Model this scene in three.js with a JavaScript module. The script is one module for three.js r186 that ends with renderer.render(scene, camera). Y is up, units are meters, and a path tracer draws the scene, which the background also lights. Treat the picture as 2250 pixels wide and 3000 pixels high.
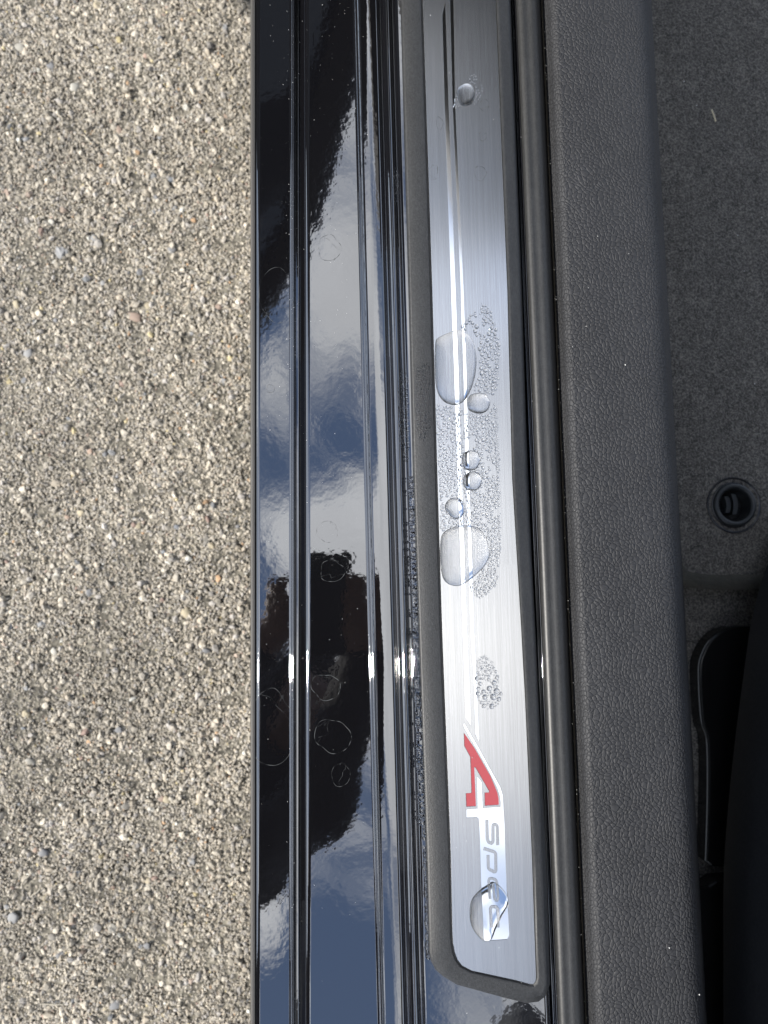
import * as THREE from 'three';
import { mergeGeometries, mergeVertices, toCreasedNormals } from 'three/addons/utils/BufferGeometryUtils.js';
import { RoundedBoxGeometry } from 'three/addons/geometries/RoundedBoxGeometry.js';
import { ImprovedNoise } from 'three/addons/math/ImprovedNoise.js';

// ------------------------------------------------------------------ camera
// y = 0 is the painted top of the sill; x points into the car, z to its rear.
const F = 2253, CU = 1125, CV = 1500, CAM_H = 0.54;
const scene = new THREE.Scene();
const camera = new THREE.PerspectiveCamera(2 * Math.atan(1500 / F) * 180 / Math.PI, 2250 / 3000, 0.004, 2000);
const downC = new THREE.Vector3((930 - CU) / F, -(1669 - CV) / F, -1).normalize();
const foreC = new THREE.Vector3(319 - CU, 29850, -F).normalize();
const Yc = downC.clone().negate();
const Zc = foreC.clone().negate(); Zc.addScaledVector(Yc, -Zc.dot(Yc)).normalize();
const Xc = new THREE.Vector3().crossVectors(Yc, Zc);
const camBasis = new THREE.Matrix4().makeBasis(
  new THREE.Vector3(Xc.x, Yc.x, Zc.x), new THREE.Vector3(Xc.y, Yc.y, Zc.y), new THREE.Vector3(Xc.z, Yc.z, Zc.z));
camera.quaternion.setFromRotationMatrix(camBasis);
camera.position.set(0, CAM_H, 0);
camera.focus = 0.545; camera.userData.fStop = 6.8;
camera.updateMatrixWorld();
function P(u, v, h = 0) { // photograph pixel at height h (metres) -> world point
  const d = new THREE.Vector3((u - CU) / F, -(v - CV) / F, -1).applyMatrix4(camBasis);
  const t = (h - CAM_H) / d.y;
  return new THREE.Vector3(d.x * t, h, d.z * t);
}

// ------------------------------------------------------------------ light
const SUN = new THREE.Vector3(-0.79, 0.60, 0.125).normalize();
const sun = new THREE.DirectionalLight(new THREE.Color(1.0, 0.945, 0.86), 4.2);
sun.position.copy(SUN).multiplyScalar(6);
sun.target.position.set(0, 0, 0);
sun.castShadow = true;
sun.shadow.radius = 2.5;
sun.shadow.mapSize.set(4096, 4096);
Object.assign(sun.shadow.camera, { left: -2, right: 2, top: 2, bottom: -2, near: 0.5, far: 14 });
scene.add(sun, sun.target);

const renderer = new THREE.WebGLRenderer({ antialias: true });
renderer.setSize(768, 1024);
renderer.toneMapping = THREE.LinearToneMapping;
renderer.toneMappingExposure = 1.75;
renderer.shadowMap.enabled = true;

// ------------------------------------------------------------------ noise helpers
function rng(seed) { let a = seed >>> 0; return () => { a = (a + 0x6D2B79F5) | 0; let t = Math.imul(a ^ (a >>> 15), 1 | a); t = (t + Math.imul(t ^ (t >>> 7), 61 | t)) ^ t; return ((t ^ (t >>> 14)) >>> 0) / 4294967296; }; }
const lattice = new Float32Array(65536); { const r = rng(77); for (let i = 0; i < 65536; i++) lattice[i] = r(); }
function vnoise(x, y) {
  const xi = Math.floor(x), yi = Math.floor(y); let fx = x - xi, fy = y - yi;
  fx = fx * fx * (3 - 2 * fx); fy = fy * fy * (3 - 2 * fy);
  const a = (xi & 255), b = (xi + 1) & 255, c = (yi & 255) << 8, d = ((yi + 1) & 255) << 8;
  const p = lattice[a + c], q = lattice[b + c], s = lattice[a + d], t = lattice[b + d];
  return p + (q - p) * fx + (s - p + (p - q - s + t) * fx) * fy;
}
function fbm(x, y, oct = 5, gain = 0.5) { let s = 0, a = 0.5, n = 0; for (let i = 0; i < oct; i++) { s += a * vnoise(x, y); n += a; a *= gain; const t = x; x = 1.62 * x + 1.17 * y + 11.3; y = 1.62 * y - 1.17 * t + 5.7; } return s / n; }
const clamp = (x, a = 0, b = 1) => Math.min(b, Math.max(a, x));
const smooth = (a, b, x) => { const t = clamp((x - a) / (b - a)); return t * t * (3 - 2 * t); };
const mix = (a, b, t) => a + (b - a) * t;
const perlin = new ImprovedNoise();

// ------------------------------------------------------------------ sky: blue air with torn white clouds
{
  const W = 2048, H = 1024, data = new Float32Array(W * H * 4);
  const bump = (sx, sz, u, v, ru, rv) => { const a = (sx - (u - 930) / F) * F / ru, b = (sz - (v - 1669) / F) * F / rv; return Math.exp(-(a * a + b * b)); };
  for (let j = 0; j < H; j++) {
    const th = (j + 0.5) / H * Math.PI - Math.PI / 2, y = Math.sin(th), c = Math.cos(th);
    for (let i = 0; i < W; i++) {
      const ph = ((i + 0.5) / W - 0.5) * 2 * Math.PI, x = c * Math.cos(ph), z = c * Math.sin(ph), k = (j * W + i) * 4;
      const up = Math.max(y, 0), hz = Math.pow(1 - up, 1.6);
      let r = mix(0.15, 0.62, hz), g = mix(0.235, 0.72, hz), b = mix(0.43, 0.86, hz);
      const cs = Math.max(0, x * SUN.x + y * SUN.y + z * SUN.z), glow = 0.25 * Math.pow(cs, 12);
      r += glow; g += glow * 0.97; b += glow * 0.9;
      if (y > 0.02) {
        const q = 1 / (y + 0.06), px = x * q, pz = z * q, sx = x / y, sz = z / y;
        const wx = fbm(px * 2.1 + 3, pz * 2.1 + 9, 3) - 0.5, wz = fbm(px * 2.1 + 21, pz * 2.1 - 4, 3) - 0.5;
        const ax = px * 0.85 - pz * 0.5, az = px * 0.5 + pz * 0.85;
        let d = fbm(ax * 4.6 + wx * 2.2 + 7.1, az * 2.8 + wz * 2.2 + 2.4, 7, 0.54);
        let m = -0.02;
        m += 0.26 * bump(sx, sz, 1040, 830, 260, 260) + 0.16 * bump(sx, sz, 800, 1080, 130, 130) + 0.22 * bump(sx, sz, 880, 1570, 300, 110)
          + 0.17 * bump(sx, sz, 1240, 2030, 230, 300) + 0.20 * bump(sx, sz, 1330, 1250, 170, 500) + 0.20 * bump(sx, sz, 775, 2660, 60, 190)
          - 0.17 * bump(sx, sz, 960, 1330, 160, 110) - 0.24 * bump(sx, sz, 1020, 2860, 330, 380) - 0.12 * bump(sx, sz, 1050, 1080, 60, 110);
        m -= 0.10 * smooth(0.8, 2.4, Math.hypot(sx, sz)) * 0.6;
        d = smooth(0.42, 0.70, d + m) * smooth(0.02, 0.12, y);
        const body = 0.80 + 0.85 * fbm(ax * 7 + 31, az * 6 + 17, 5);
        const lit = body * (1 + 0.35 * Math.pow(cs, 4));
        r = mix(r, 0.98 * lit, d * 0.94); g = mix(g, 1.0 * lit, d * 0.94); b = mix(b, 1.04 * lit, d * 0.94);
      } else if (y < 0) { const f = smooth(0, -0.08, y); r = mix(r, 0.2, f); g = mix(g, 0.195, f); b = mix(b, 0.18, f); }
      data[k] = r; data[k + 1] = g; data[k + 2] = b; data[k + 3] = 1;
    }
  }
  const sky = new THREE.DataTexture(data, W, H, THREE.RGBAFormat, THREE.FloatType);
  sky.mapping = THREE.EquirectangularReflectionMapping; sky.magFilter = THREE.LinearFilter; sky.minFilter = THREE.LinearFilter;
  sky.colorSpace = THREE.LinearSRGBColorSpace; sky.needsUpdate = true;
  scene.background = sky; scene.environment = sky;
}

// ------------------------------------------------------------------ textures
function dataTex(n, m, fn, repeat, srgb = false) {
  const d = new Uint8Array(n * m * 4);
  for (let j = 0; j < m; j++) for (let i = 0; i < n; i++) { const c = fn(i, j), k = (j * n + i) * 4; d[k] = clamp(c[0]) * 255; d[k + 1] = clamp(c[1]) * 255; d[k + 2] = clamp(c[2]) * 255; d[k + 3] = 255; }
  const t = new THREE.DataTexture(d, n, m, THREE.RGBAFormat, THREE.UnsignedByteType);
  t.wrapS = t.wrapT = THREE.RepeatWrapping; t.magFilter = THREE.LinearFilter; t.minFilter = THREE.LinearMipmapLinearFilter; t.generateMipmaps = true;
  t.repeat.set(repeat, repeat); if (srgb) t.colorSpace = THREE.SRGBColorSpace; t.needsUpdate = true; return t;
}
const grey = (v) => [v, v, v];
function tileNoise(n, cells, seed, oct = 4) { // periodic value noise field n x n
  const out = new Float32Array(n * n); let amp = 0.5, tot = 0;
  for (let o = 0; o < oct; o++) {
    const c = cells << o, r = rng(seed + o * 131), l = new Float32Array(c * c); for (let i = 0; i < c * c; i++) l[i] = r();
    for (let j = 0; j < n; j++) { const y = j / n * c, yi = Math.floor(y) % c, y2 = (yi + 1) % c; let fy = y - Math.floor(y); fy = fy * fy * (3 - 2 * fy);
      for (let i = 0; i < n; i++) { const x = i / n * c, xi = Math.floor(x) % c, x2 = (xi + 1) % c; let fx = x - Math.floor(x); fx = fx * fx * (3 - 2 * fx);
        const a = l[yi * c + xi], b = l[yi * c + x2], e = l[y2 * c + xi], f = l[y2 * c + x2];
        out[j * n + i] += amp * (a + (b - a) * fx + (e - a + (a - b - e + f) * fx) * fy); } }
    tot += amp; amp *= 0.5;
  }
  for (let i = 0; i < out.length; i++) out[i] /= tot;
  return out;
}
function tileCells(n, cells, seed, jitter, stretch = 1) { // periodic cell pattern: [F1, F2 - F1, id]
  const r = rng(seed), cy = cells, cx = Math.round(cells * stretch), px = new Float32Array(cx * cy), py = new Float32Array(cx * cy), id = new Float32Array(cx * cy);
  for (let i = 0; i < cx * cy; i++) { px[i] = 0.5 + (r() - 0.5) * jitter; py[i] = 0.5 + (r() - 0.5) * jitter; id[i] = r(); }
  const f1 = new Float32Array(n * n), edge = new Float32Array(n * n), who = new Float32Array(n * n);
  for (let j = 0; j < n; j++) for (let i = 0; i < n; i++) {
    const x = i / n * cx, y = j / n * cy, xi = Math.floor(x), yi = Math.floor(y); let a = 9, b = 9, w = 0;
    for (let q = -1; q <= 1; q++) for (let p = -1; p <= 1; p++) {
      const k = ((yi + q + cy) % cy) * cx + ((xi + p + cx) % cx), dx = xi + p + px[k] - x, dy = yi + q + py[k] - y, d = Math.sqrt(dx * dx + dy * dy);
      if (d < a) { b = a; a = d; w = id[k]; } else if (d < b) b = d;
    }
    f1[j * n + i] = a; edge[j * n + i] = b - a; who[j * n + i] = w;
  }
  return { f1, edge, who };
}
const peelNoise = tileNoise(512, 24, 5, 3), peelBig = tileNoise(512, 3, 15, 3);
const peelTex = dataTex(512, 512, (i, j) => grey(0.62 * peelNoise[j * 512 + i] + 0.38 * peelBig[j * 512 + i]), 1 / 0.11);
const fineNoise = tileNoise(512, 128, 9, 2);
const grainTex = dataTex(512, 512, (i, j) => grey(fineNoise[j * 512 + i]), 1 / 0.06);
const LN = 1536, leatherCells = tileCells(LN, 50, 21, 0.95), leatherFine = tileNoise(LN, 96, 33, 3), leatherWarp = tileNoise(LN, 12, 37, 2);
const leatherTex = dataTex(LN, LN, (i, j) => {
  const w = leatherWarp[j * LN + i], i2 = (i + Math.round((w - 0.5) * 60) + LN) % LN, j2 = (j + Math.round((leatherWarp[((j * LN + i) + 7777) % (LN * LN)] - 0.5) * 60) + LN) % LN, k = j2 * LN + i2;
  const e = leatherCells.edge[k], f = leatherCells.f1[k];
  return grey(0.46 * smooth(0, 0.34, e) + 0.38 * clamp(1 - 1.5 * f * f) + 0.08 * leatherCells.who[k] + 0.10 * leatherFine[j * LN + i]);
}, 1 / 0.15);
const leatherColor = dataTex(512, 512, (i, j) => grey(0.86 + 0.16 * (peelBig[j * 512 + i] - 0.5) + 0.14 * (fineNoise[j * 512 + i] - 0.5)), 1 / 0.17, true);
const carpetA = tileNoise(1024, 200, 51, 2), carpetB = tileNoise(1024, 24, 57, 3);
const carpetTex = dataTex(1024, 1024, (i, j) => { const v = 0.45 + 0.5 * (carpetA[j * 1024 + i] - 0.5) + 0.10 * (carpetB[j * 1024 + i] - 0.5); return [v, v * 0.99, v * 0.96]; }, 1 / 0.22, true);
const carpetBump = dataTex(1024, 1024, (i, j) => grey(carpetA[j * 1024 + i]), 1 / 0.22);
const brushTex = (() => { const r = rng(404), n = 1024, m = 256, rows = []; const a = new Float32Array(n * m);
  for (let i = 0; i < n; i++) { let v = r(); for (let j = 0; j < m; j++) { if (r() < 0.03) v = r(); a[j * n + i] = v; } }
  const t = dataTex(n, m, (i, j) => grey(0.87 + 0.11 * (0.5 * a[j * n + i] + 0.25 * a[j * n + (i + 1) % n] + 0.25 * a[j * n + (i + n - 1) % n])), 1, true); t.repeat.set(1 / 0.09, 1 / 0.35); return t; })();
const plasticTone = dataTex(512, 512, (i, j) => grey(0.80 + 0.30 * (fineNoise[j * 512 + i] - 0.5) + 0.10 * (peelBig[j * 512 + i] - 0.5)), 1 / 0.1, true);
const groundTone = (() => { const a = tileNoise(1024, 160, 71, 2), b = tileNoise(1024, 6, 73, 4); return dataTex(1024, 1024, (i, j) => { const v = 0.40 + 0.55 * (a[j * 1024 + i] - 0.5) + 0.25 * (b[j * 1024 + i] - 0.5); return [v, v * 0.97, v * 0.9]; }, 1 / 0.7, true); })();

// ------------------------------------------------------------------ materials
const lin = (r, g, b) => new THREE.Color().setRGB(r, g, b);
const std = (c, roughness, o = {}) => new THREE.MeshStandardMaterial({ color: c, roughness, ...o });
const phys = (c, roughness, o = {}) => new THREE.MeshPhysicalMaterial({ color: c, roughness, ...o });
const M = {
  paint: phys(lin(0.004, 0.004, 0.005), 0.03, { ior: 2.33, clearcoat: 1, clearcoatRoughness: 0.01, bumpMap: peelTex, bumpScale: 0.00006 }),
  lip: std(lin(0.06, 0.057, 0.053), 0.6, { bumpMap: grainTex, bumpScale: 0.0001 }),
  satin: phys(lin(0.045, 0.047, 0.050), 0.5, { map: plasticTone, bumpMap: grainTex, bumpScale: 0.00012 }),
  rubber: phys(lin(0.048, 0.049, 0.050), 0.45, { map: plasticTone, bumpMap: grainTex, bumpScale: 0.00004 }),
  darkGap: std(lin(0.006, 0.006, 0.007), 0.85),
  brushed: phys(lin(0.68, 0.68, 0.675), 0.25, { metalness: 1, anisotropy: 0.85, map: brushTex }),
  polished: phys(lin(0.82, 0.83, 0.84), 0.07, { metalness: 1 }),
  red: phys(lin(0.31, 0.010, 0.018), 0.25, { clearcoat: 1, clearcoatRoughness: 0.05 }),
  leather: phys(lin(0.040, 0.041, 0.045), 0.6, { specularIntensity: 0.7, map: leatherColor, bumpMap: leatherTex, bumpScale: 0.00075 }),
  mat: std(lin(0.60, 0.56, 0.515), 0.95, { map: carpetTex, bumpMap: carpetBump, bumpScale: 0.0012 }),
  matEdge: std(lin(0.66, 0.63, 0.54), 0.95, { map: carpetTex, bumpMap: carpetBump, bumpScale: 0.0015 }),
  blackGloss: phys(lin(0.006, 0.006, 0.006), 0.22, {}),
  clip: phys(lin(0.016, 0.018, 0.019), 0.4),
  clipDark: phys(lin(0.008, 0.008, 0.009), 0.25),
  seat: phys(lin(0.030, 0.032, 0.036), 0.75, { specularIntensity: 0.35, map: leatherColor, bumpMap: grainTex, bumpScale: 0.0001 }),
  water: phys(lin(1, 1, 1), 0.0, { transmission: 1, thickness: 0.003, ior: 1.333 }),
  ground: std(lin(0.95, 0.93, 0.88), 0.95, { map: groundTone }),
  stone: std(lin(1, 1, 1), 0.85),
  stain: std(lin(0.06, 0.064, 0.066), 0.6),
  dust: std(lin(0.7, 0.7, 0.68), 0.8),
  straw: std(lin(0.72, 0.62, 0.42), 0.6),
  trim: std(lin(0.02, 0.02, 0.021), 0.6),
  headliner: std(lin(0.16, 0.155, 0.15), 0.9),
  tinted: phys(lin(0.02, 0.023, 0.028), 0.04, { ior: 1.52 }),
  skin: std(lin(0.13, 0.078, 0.06), 0.6),
  jacket: std(lin(0.016, 0.016, 0.019), 0.9),
  trousers: std(lin(0.02, 0.022, 0.03), 0.9),
  hair: std(lin(0.012, 0.009, 0.007), 0.7),
  shoe: std(lin(0.03, 0.03, 0.03), 0.6),
};

// ------------------------------------------------------------------ object helpers
const taken = {};
function numbered(name) { const k = taken[name] = (taken[name] ?? -1) + 1; return k ? `${name}_${String(k).padStart(3, '0')}` : name; }
function mesh(name, geo, mat, parent, label) { const m = new THREE.Mesh(geo, mat); m.name = name; m.castShadow = m.receiveShadow = true; parent.add(m); if (label) m.userData.label = label; return m; }
function group(name, parent, label) { const g = new THREE.Group(); g.name = name; parent.add(g); if (label) g.userData.label = label; return g; }
function tag(o, label, category, grp) { o.userData.label = label; o.userData.category = category; if (grp) o.userData.group = grp; return o; }
function top(name, geo, mat, label, category, grp) { return tag(mesh(numbered(name), geo, mat, scene), label, category, grp); }
function geoFrom(pos, idx, uv) { const g = new THREE.BufferGeometry(); g.setAttribute('position', new THREE.Float32BufferAttribute(pos, 3)); if (uv) g.setAttribute('uv', new THREE.Float32BufferAttribute(uv, 2)); g.setIndex(idx); g.computeVertexNormals(); return g; }

// lengthwise profiles: points [u at row 1500, height mm, fillet mm]
const ZA = -1.25, ZB = 0.95, Z0 = P(1125, 1500, 0).z;
const slopeTable = [[700, -0.0139], [735, -0.0139], [860, -0.0185], [905, -0.0185], [1075, 0], [3000, 0]];
const slopeXs = slopeTable.map(([u, s]) => [P(u, 1500, 0).x, s]);
function slopeAt(x) { for (let i = 1; i < slopeXs.length; i++) if (x <= slopeXs[i][0]) { const [a, s] = slopeXs[i - 1], [b, t] = slopeXs[i]; return mix(s, t, clamp((x - a) / (b - a))); } return 0; }
function roundProfile(list) { // [x, y, tangent x, tangent y]; a sharp corner gives two entries
  const pts = list.map(([u, h, r = 0]) => { const p = P(u, 1500, h / 1000); return { x: p.x, y: h / 1000, r: r / 1000 }; }), out = [];
  const dir = (a, b) => { const l = Math.hypot(b.x - a.x, b.y - a.y); return [(b.x - a.x) / l, (b.y - a.y) / l]; };
  pts.forEach((p, i) => {
    const a = pts[i - 1], b = pts[i + 1], ta = a && dir(a, p), tb = b && dir(p, b);
    if (!a) { out.push([p.x, p.y, ...tb]); return; }
    if (!b) { out.push([p.x, p.y, ...ta]); return; }
    if (!p.r) { out.push([p.x, p.y, ...ta], [p.x, p.y, ...tb]); return; }
    const la = Math.hypot(a.x - p.x, a.y - p.y), lb = Math.hypot(b.x - p.x, b.y - p.y), d = Math.min(p.r, la * 0.48, lb * 0.48);
    const A = [p.x - ta[0] * d, p.y - ta[1] * d], B = [p.x + tb[0] * d, p.y + tb[1] * d];
    for (let k = 0; k <= 8; k++) { const t = k / 8, q = (1 - t) * (1 - t), w = 2 * t * (1 - t), e = t * t, tx = mix(ta[0], tb[0], t), ty = mix(ta[1], tb[1], t), l = Math.hypot(tx, ty); out.push([q * A[0] + w * p.x + e * B[0], q * A[1] + w * p.y + e * B[1], tx / l, ty / l]); }
  });
  return out;
}
function loft(list, za = ZA, zb = ZB, nz = 2, bend) {
  const pr = roundProfile(list), n = pr.length, pos = [], uv = [], idx = [], nor = []; let s = 0; const arc = [];
  pr.forEach((p, i) => { if (i) s += Math.hypot(p[0] - pr[i - 1][0], p[1] - pr[i - 1][1]); arc.push(s); });
  for (let j = 0; j <= nz; j++) { const z = mix(za, zb, j / nz); for (let i = 0; i < n; i++) { const d = bend ? bend(pr[i][0], pr[i][1], z) : [0, 0]; pos.push(pr[i][0] + slopeAt(pr[i][0]) * (z - Z0) + d[0], pr[i][1] + d[1], z); uv.push(arc[i], -z); nor.push(-pr[i][3], pr[i][2], 0); } }
  for (let j = 0; j < nz; j++) for (let i = 0; i < n - 1; i++) { const a = j * n + i, b = a + 1, c = a + n, d = c + 1; idx.push(a, c, b, b, c, d); }
  const g = geoFrom(pos, idx, uv); g.setAttribute('normal', new THREE.Float32BufferAttribute(nor, 3)); return g;
}
function profileHeight(pr, x, z) { const x0 = x - slopeAt(x) * (z - Z0); let h = -1; for (let i = 1; i < pr.length; i++) { const a = pr[i - 1], b = pr[i]; if ((a[0] - x0) * (b[0] - x0) <= 0 && a[0] !== b[0]) h = Math.max(h, mix(a[1], b[1], (x0 - a[0]) / (b[0] - a[0]))); } return h; }

// ================================================================== SETTING: pavement
const GY = -0.35;
{
  const g = new THREE.PlaneGeometry(600, 600, 1, 1); g.rotateX(-Math.PI / 2);
  const uv = g.attributes.uv, po = g.attributes.position; for (let i = 0; i < uv.count; i++) uv.setXY(i, po.getX(i), po.getZ(i));
  const ground = mesh('pavement', g, M.ground, scene); ground.position.y = GY; ground.userData = { kind: 'structure', label: 'weathered pale asphalt pavement of fine stone chips' };
  const r = rng(1234), a = P(0, 0, GY), b = P(740, 3000, GY), x0 = a.x - 0.22, x1 = b.x + 0.14, z0 = a.z - 0.12, z1 = b.z + 0.12;
  const tones = [[0.418, 0.377, 0.308], [0.381, 0.347, 0.289], [0.354, 0.32, 0.267], [0.471, 0.429, 0.356], [0.328, 0.299, 0.25], [0.301, 0.276, 0.237], [0.4, 0.351, 0.28], [0.338, 0.316, 0.289]];
  const odd = [[0.42, 0.28, 0.17], [0.46, 0.39, 0.23], [0.29, 0.21, 0.175], [0.19, 0.195, 0.2], [0.6, 0.59, 0.53], [0.4, 0.32, 0.26]];
  function chip(seed, detail) { const q = rng(seed), gg = mergeVertices(new THREE.IcosahedronGeometry(1, detail).deleteAttribute('uv').deleteAttribute('normal')), p = gg.attributes.position; for (let i = 0; i < p.count; i++) { const s = 0.68 + 0.5 * q(); p.setXYZ(i, p.getX(i) * s, p.getY(i) * s, p.getZ(i) * s); } const o = gg.toNonIndexed(); o.computeVertexNormals(); return o; }
  const m4 = new THREE.Matrix4(), qt = new THREE.Quaternion(), eu = new THREE.Euler(), col = new THREE.Color();
  const N = [105000, 105000, 80000];
  N.forEach((n, k) => {
    const im = new THREE.InstancedMesh(chip(900 + k, 0), M.stone, n); im.name = numbered('stone_chips'); im.castShadow = im.receiveShadow = true;
    im.userData = { kind: 'stuff', label: 'fine pale stone chips bound into the asphalt', category: 'stone chips' };
    for (let i = 0; i < n; i++) {
      const x = mix(x0, x1, r()), z = mix(z0, z1, r()), pit = fbm(x * 55 + 9, z * 55 + 2, 3), s = (0.0008 + 0.0012 * Math.pow(r(), 2)) * (r() < 0.05 ? 2.2 : 1);
      if (pit < 0.35 && r() < 0.6) { m4.makeScale(0, 0, 0); m4.setPosition(x, GY - 0.02, z); m4.elements[0] = m4.elements[5] = m4.elements[10] = 1e-5; im.setMatrixAt(i, m4); im.setColorAt(i, col); continue; }
      const patch = fbm(x * 14 + 40, z * 14 + 3, 3) - 0.5;
      eu.set(r() * 6.3, r() * 6.3, r() * 6.3); qt.setFromEuler(eu);
      m4.compose(new THREE.Vector3(x, GY + s * (r() * 0.6 - 0.3) + 0.0045 * Math.max(0, pit - 0.33), z), qt, new THREE.Vector3(s * (0.7 + r() * 0.8), s * (0.6 + 0.5 * r()), s * (0.8 + r() * 0.6)));
      im.setMatrixAt(i, m4);
      const t = r() < 0.03 ? odd[Math.floor(r() * 6)] : tones[Math.floor(r() * 8)], v = (0.66 + 0.62 * r()) * (1 + 0.45 * patch);
      col.setRGB(clamp(t[0] * v, 0, 0.8), clamp(t[1] * v, 0, 0.8), clamp(t[2] * v, 0, 0.8)); im.setColorAt(i, col);
    }
    scene.add(im);
  });
  // pebbles large enough to pick out
  const shapes = [0, 1, 2, 3, 4, 5].map((k) => { const q = rng(300 + k), gg = mergeVertices(new THREE.IcosahedronGeometry(1, 1).deleteAttribute('uv').deleteAttribute('normal')), p = gg.attributes.position; for (let i = 0; i < p.count; i++) { const s = 0.66 + 0.5 * q(); p.setXYZ(i, p.getX(i) * s, p.getY(i) * s, p.getZ(i) * s); } gg.computeVertexNormals(); return k % 2 ? gg : (() => { const o = gg.toNonIndexed(); o.computeVertexNormals(); return o; })(); });
  const cols = [[0.30, 0.285, 0.25], [0.25, 0.25, 0.25], [0.19, 0.19, 0.195], [0.38, 0.33, 0.235], [0.45, 0.43, 0.38], [0.27, 0.205, 0.165], [0.28, 0.26, 0.22], [0.22, 0.205, 0.18], [0.33, 0.245, 0.19], [0.18, 0.19, 0.205]].map((c) => std(lin(...c), 0.8));
  const spots = [[148, 200, 17, 2], [545, 315, 12, 4], [380, 470, 14, 3], [662, 345, 8, 8], [620, 452, 7, 8], [350, 383, 13, 5], [220, 258, 14, 4], [450, 520, 13, 1], [408, 195, 13, 4], [625, 185, 10, 3], [290, 20, 14, 3], [150, 655, 12, 4], [190, 740, 13, 1], [505, 735, 14, 2], [395, 930, 17, 5], [85, 1035, 16, 1], [50, 895, 12, 3], [240, 1090, 10, 3], [180, 740, 18, 1], [265, 1325, 11, 8], [145, 1225, 10, 2], [170, 1690, 14, 4], [545, 1795, 19, 3], [265, 1735, 13, 2], [490, 2345, 14, 3], [440, 2370, 13, 4], [105, 2490, 10, 8], [128, 2500, 16, 2], [225, 2560, 14, 1], [630, 2785, 15, 0], [330, 2720, 16, 0], [340, 2940, 15, 2], [310, 2955, 8, 3], [405, 1540, 11, 3], [200, 1518, 9, 8], [620, 1600, 10, 3], [530, 1500, 11, 4], [40, 2690, 18, 1], [600, 900, 9, 1], [655, 1120, 10, 1], [470, 1420, 9, 2], [350, 2140, 13, 2], [90, 2230, 14, 0], [560, 2520, 12, 1], [210, 2060, 12, 2], [60, 140, 16, 0]];
  for (let i = 0; i < 150; i++) spots.push([r() * 735, r() * 3000, 6 + 9 * r() * r(), [0, 1, 2, 4, 5, 6, 7, 9, 0, 6, 3, 1][Math.floor(r() * 12)]]);
  for (const [u, v, px, c] of spots) { const p = P(u, v, GY), s = px / F * (CAM_H - GY), o = mesh('pebble', shapes[Math.floor(r() * 6)], cols[c], ground); o.position.set(p.x, s * 0.02 + 0.0006, p.z); o.rotation.set(r() * 0.5, r() * 6.3, r() * 0.5); o.scale.set(s * (0.9 + 0.5 * r()), s * 0.55, s * (0.75 + 0.3 * r())); }
}

{
  const r = rng(741), mat = std(lin(0.46, 0.42, 0.34), 0.8);
  for (const [u, v, l, t] of [[260, 410, 40, 0.7], [175, 340, 34, 1.1], [700, 235, 30, 0.3], [80, 2570, 36, 2.3], [105, 2615, 28, 2.4], [150, 2940, 60, 0.1], [200, 2760, 60, 1.2], [215, 1565, 30, 2.5], [95, 905, 26, 1.9], [560, 620, 24, 2.9], [430, 2690, 26, 0.4]]) {
    const s = 0.89 / F, p = P(u, v, GY + 0.003), pts = [-1, -0.3, 0.4, 1].map((k) => new THREE.Vector3(p.x + Math.cos(t) * k * l * s / 2 + (r() - 0.5) * 0.002, GY + 0.0042 + (r() - 0.5) * 0.001, p.z + Math.sin(t) * k * l * s / 2 + (r() - 0.5) * 0.002));
    tag(mesh(numbered('dry_stem'), new THREE.TubeGeometry(new THREE.CatmullRomCurve3(pts), 12, 0.0006, 5), mat, scene), 'short pale dry stem lying on the pavement', 'dry stem', 'dry stems on the pavement');
  }
}

// ================================================================== THE CAR
const car = tag(group('car', scene), 'black car with its front door open over the pavement', 'car');

// painted sill ------------------------------------------------------
const sillProfile = [[742, -90, 0], [748.5, -8, 0.8], [750, -1.2, 0.7], [758, 0, 1.0], [849, 0.0, 0.6], [852.5, 0.7, 0.6], [856, 0.1, 0.4], [859, 0.8, 0.6], [863, -0.4, 0.7], [865, -4.5, 1.0], [876, -5.0, 1.6], [879, -3.6, 1.2], [899, 2.0, 1.6], [906, 2.5, 1.2],
  [1071, 2.5, 0.7], [1075, 3.2, 0.5], [1079, 2.6, 0.4], [1083, 3.4, 0.6], [1088, 2.4, 0.5], [1092, 2.6, 0.8], [1116, 2.75, 4], [1142, 2.3, 1.6], [1150, -0.6, 1.0], [1157, -0.9, 0.8], [1161, 2.0, 1.5], [1172, 4.4, 2.6], [1183, 3.0, 1.8], [1187, 0.4, 1.0], [1196, 0.2, 1.0], [1200, 3.6, 0.9], [1207, 4.0, 0.8],
  [1541, 4.0, 1.0], [1547, 2.8, 1.0], [1550, -8, 1.2], [1563, -9, 1.5], [1566, 0.5, 1.2], [1571, 2.6, 0.8], [1576, 1.0, 0.6], [1580, -6, 0]];
const sillPr = roundProfile(sillProfile);
const sillH = (x, z) => profileHeight(sillPr, x, z);
const sill = mesh('door_sill', loft(sillProfile), M.paint, car, 'glossy black painted sill with lengthwise steps and grooves');
mesh('edge_trim', loft([[752, -60, 0], [734, -20, 1], [733.5, -2.2, 0.8], [737, -0.6, 1.0], [747, -0.8, 0.6], [750, -5, 0]]), M.lip, car, 'satin dark strip along the outer edge of the sill');

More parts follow.
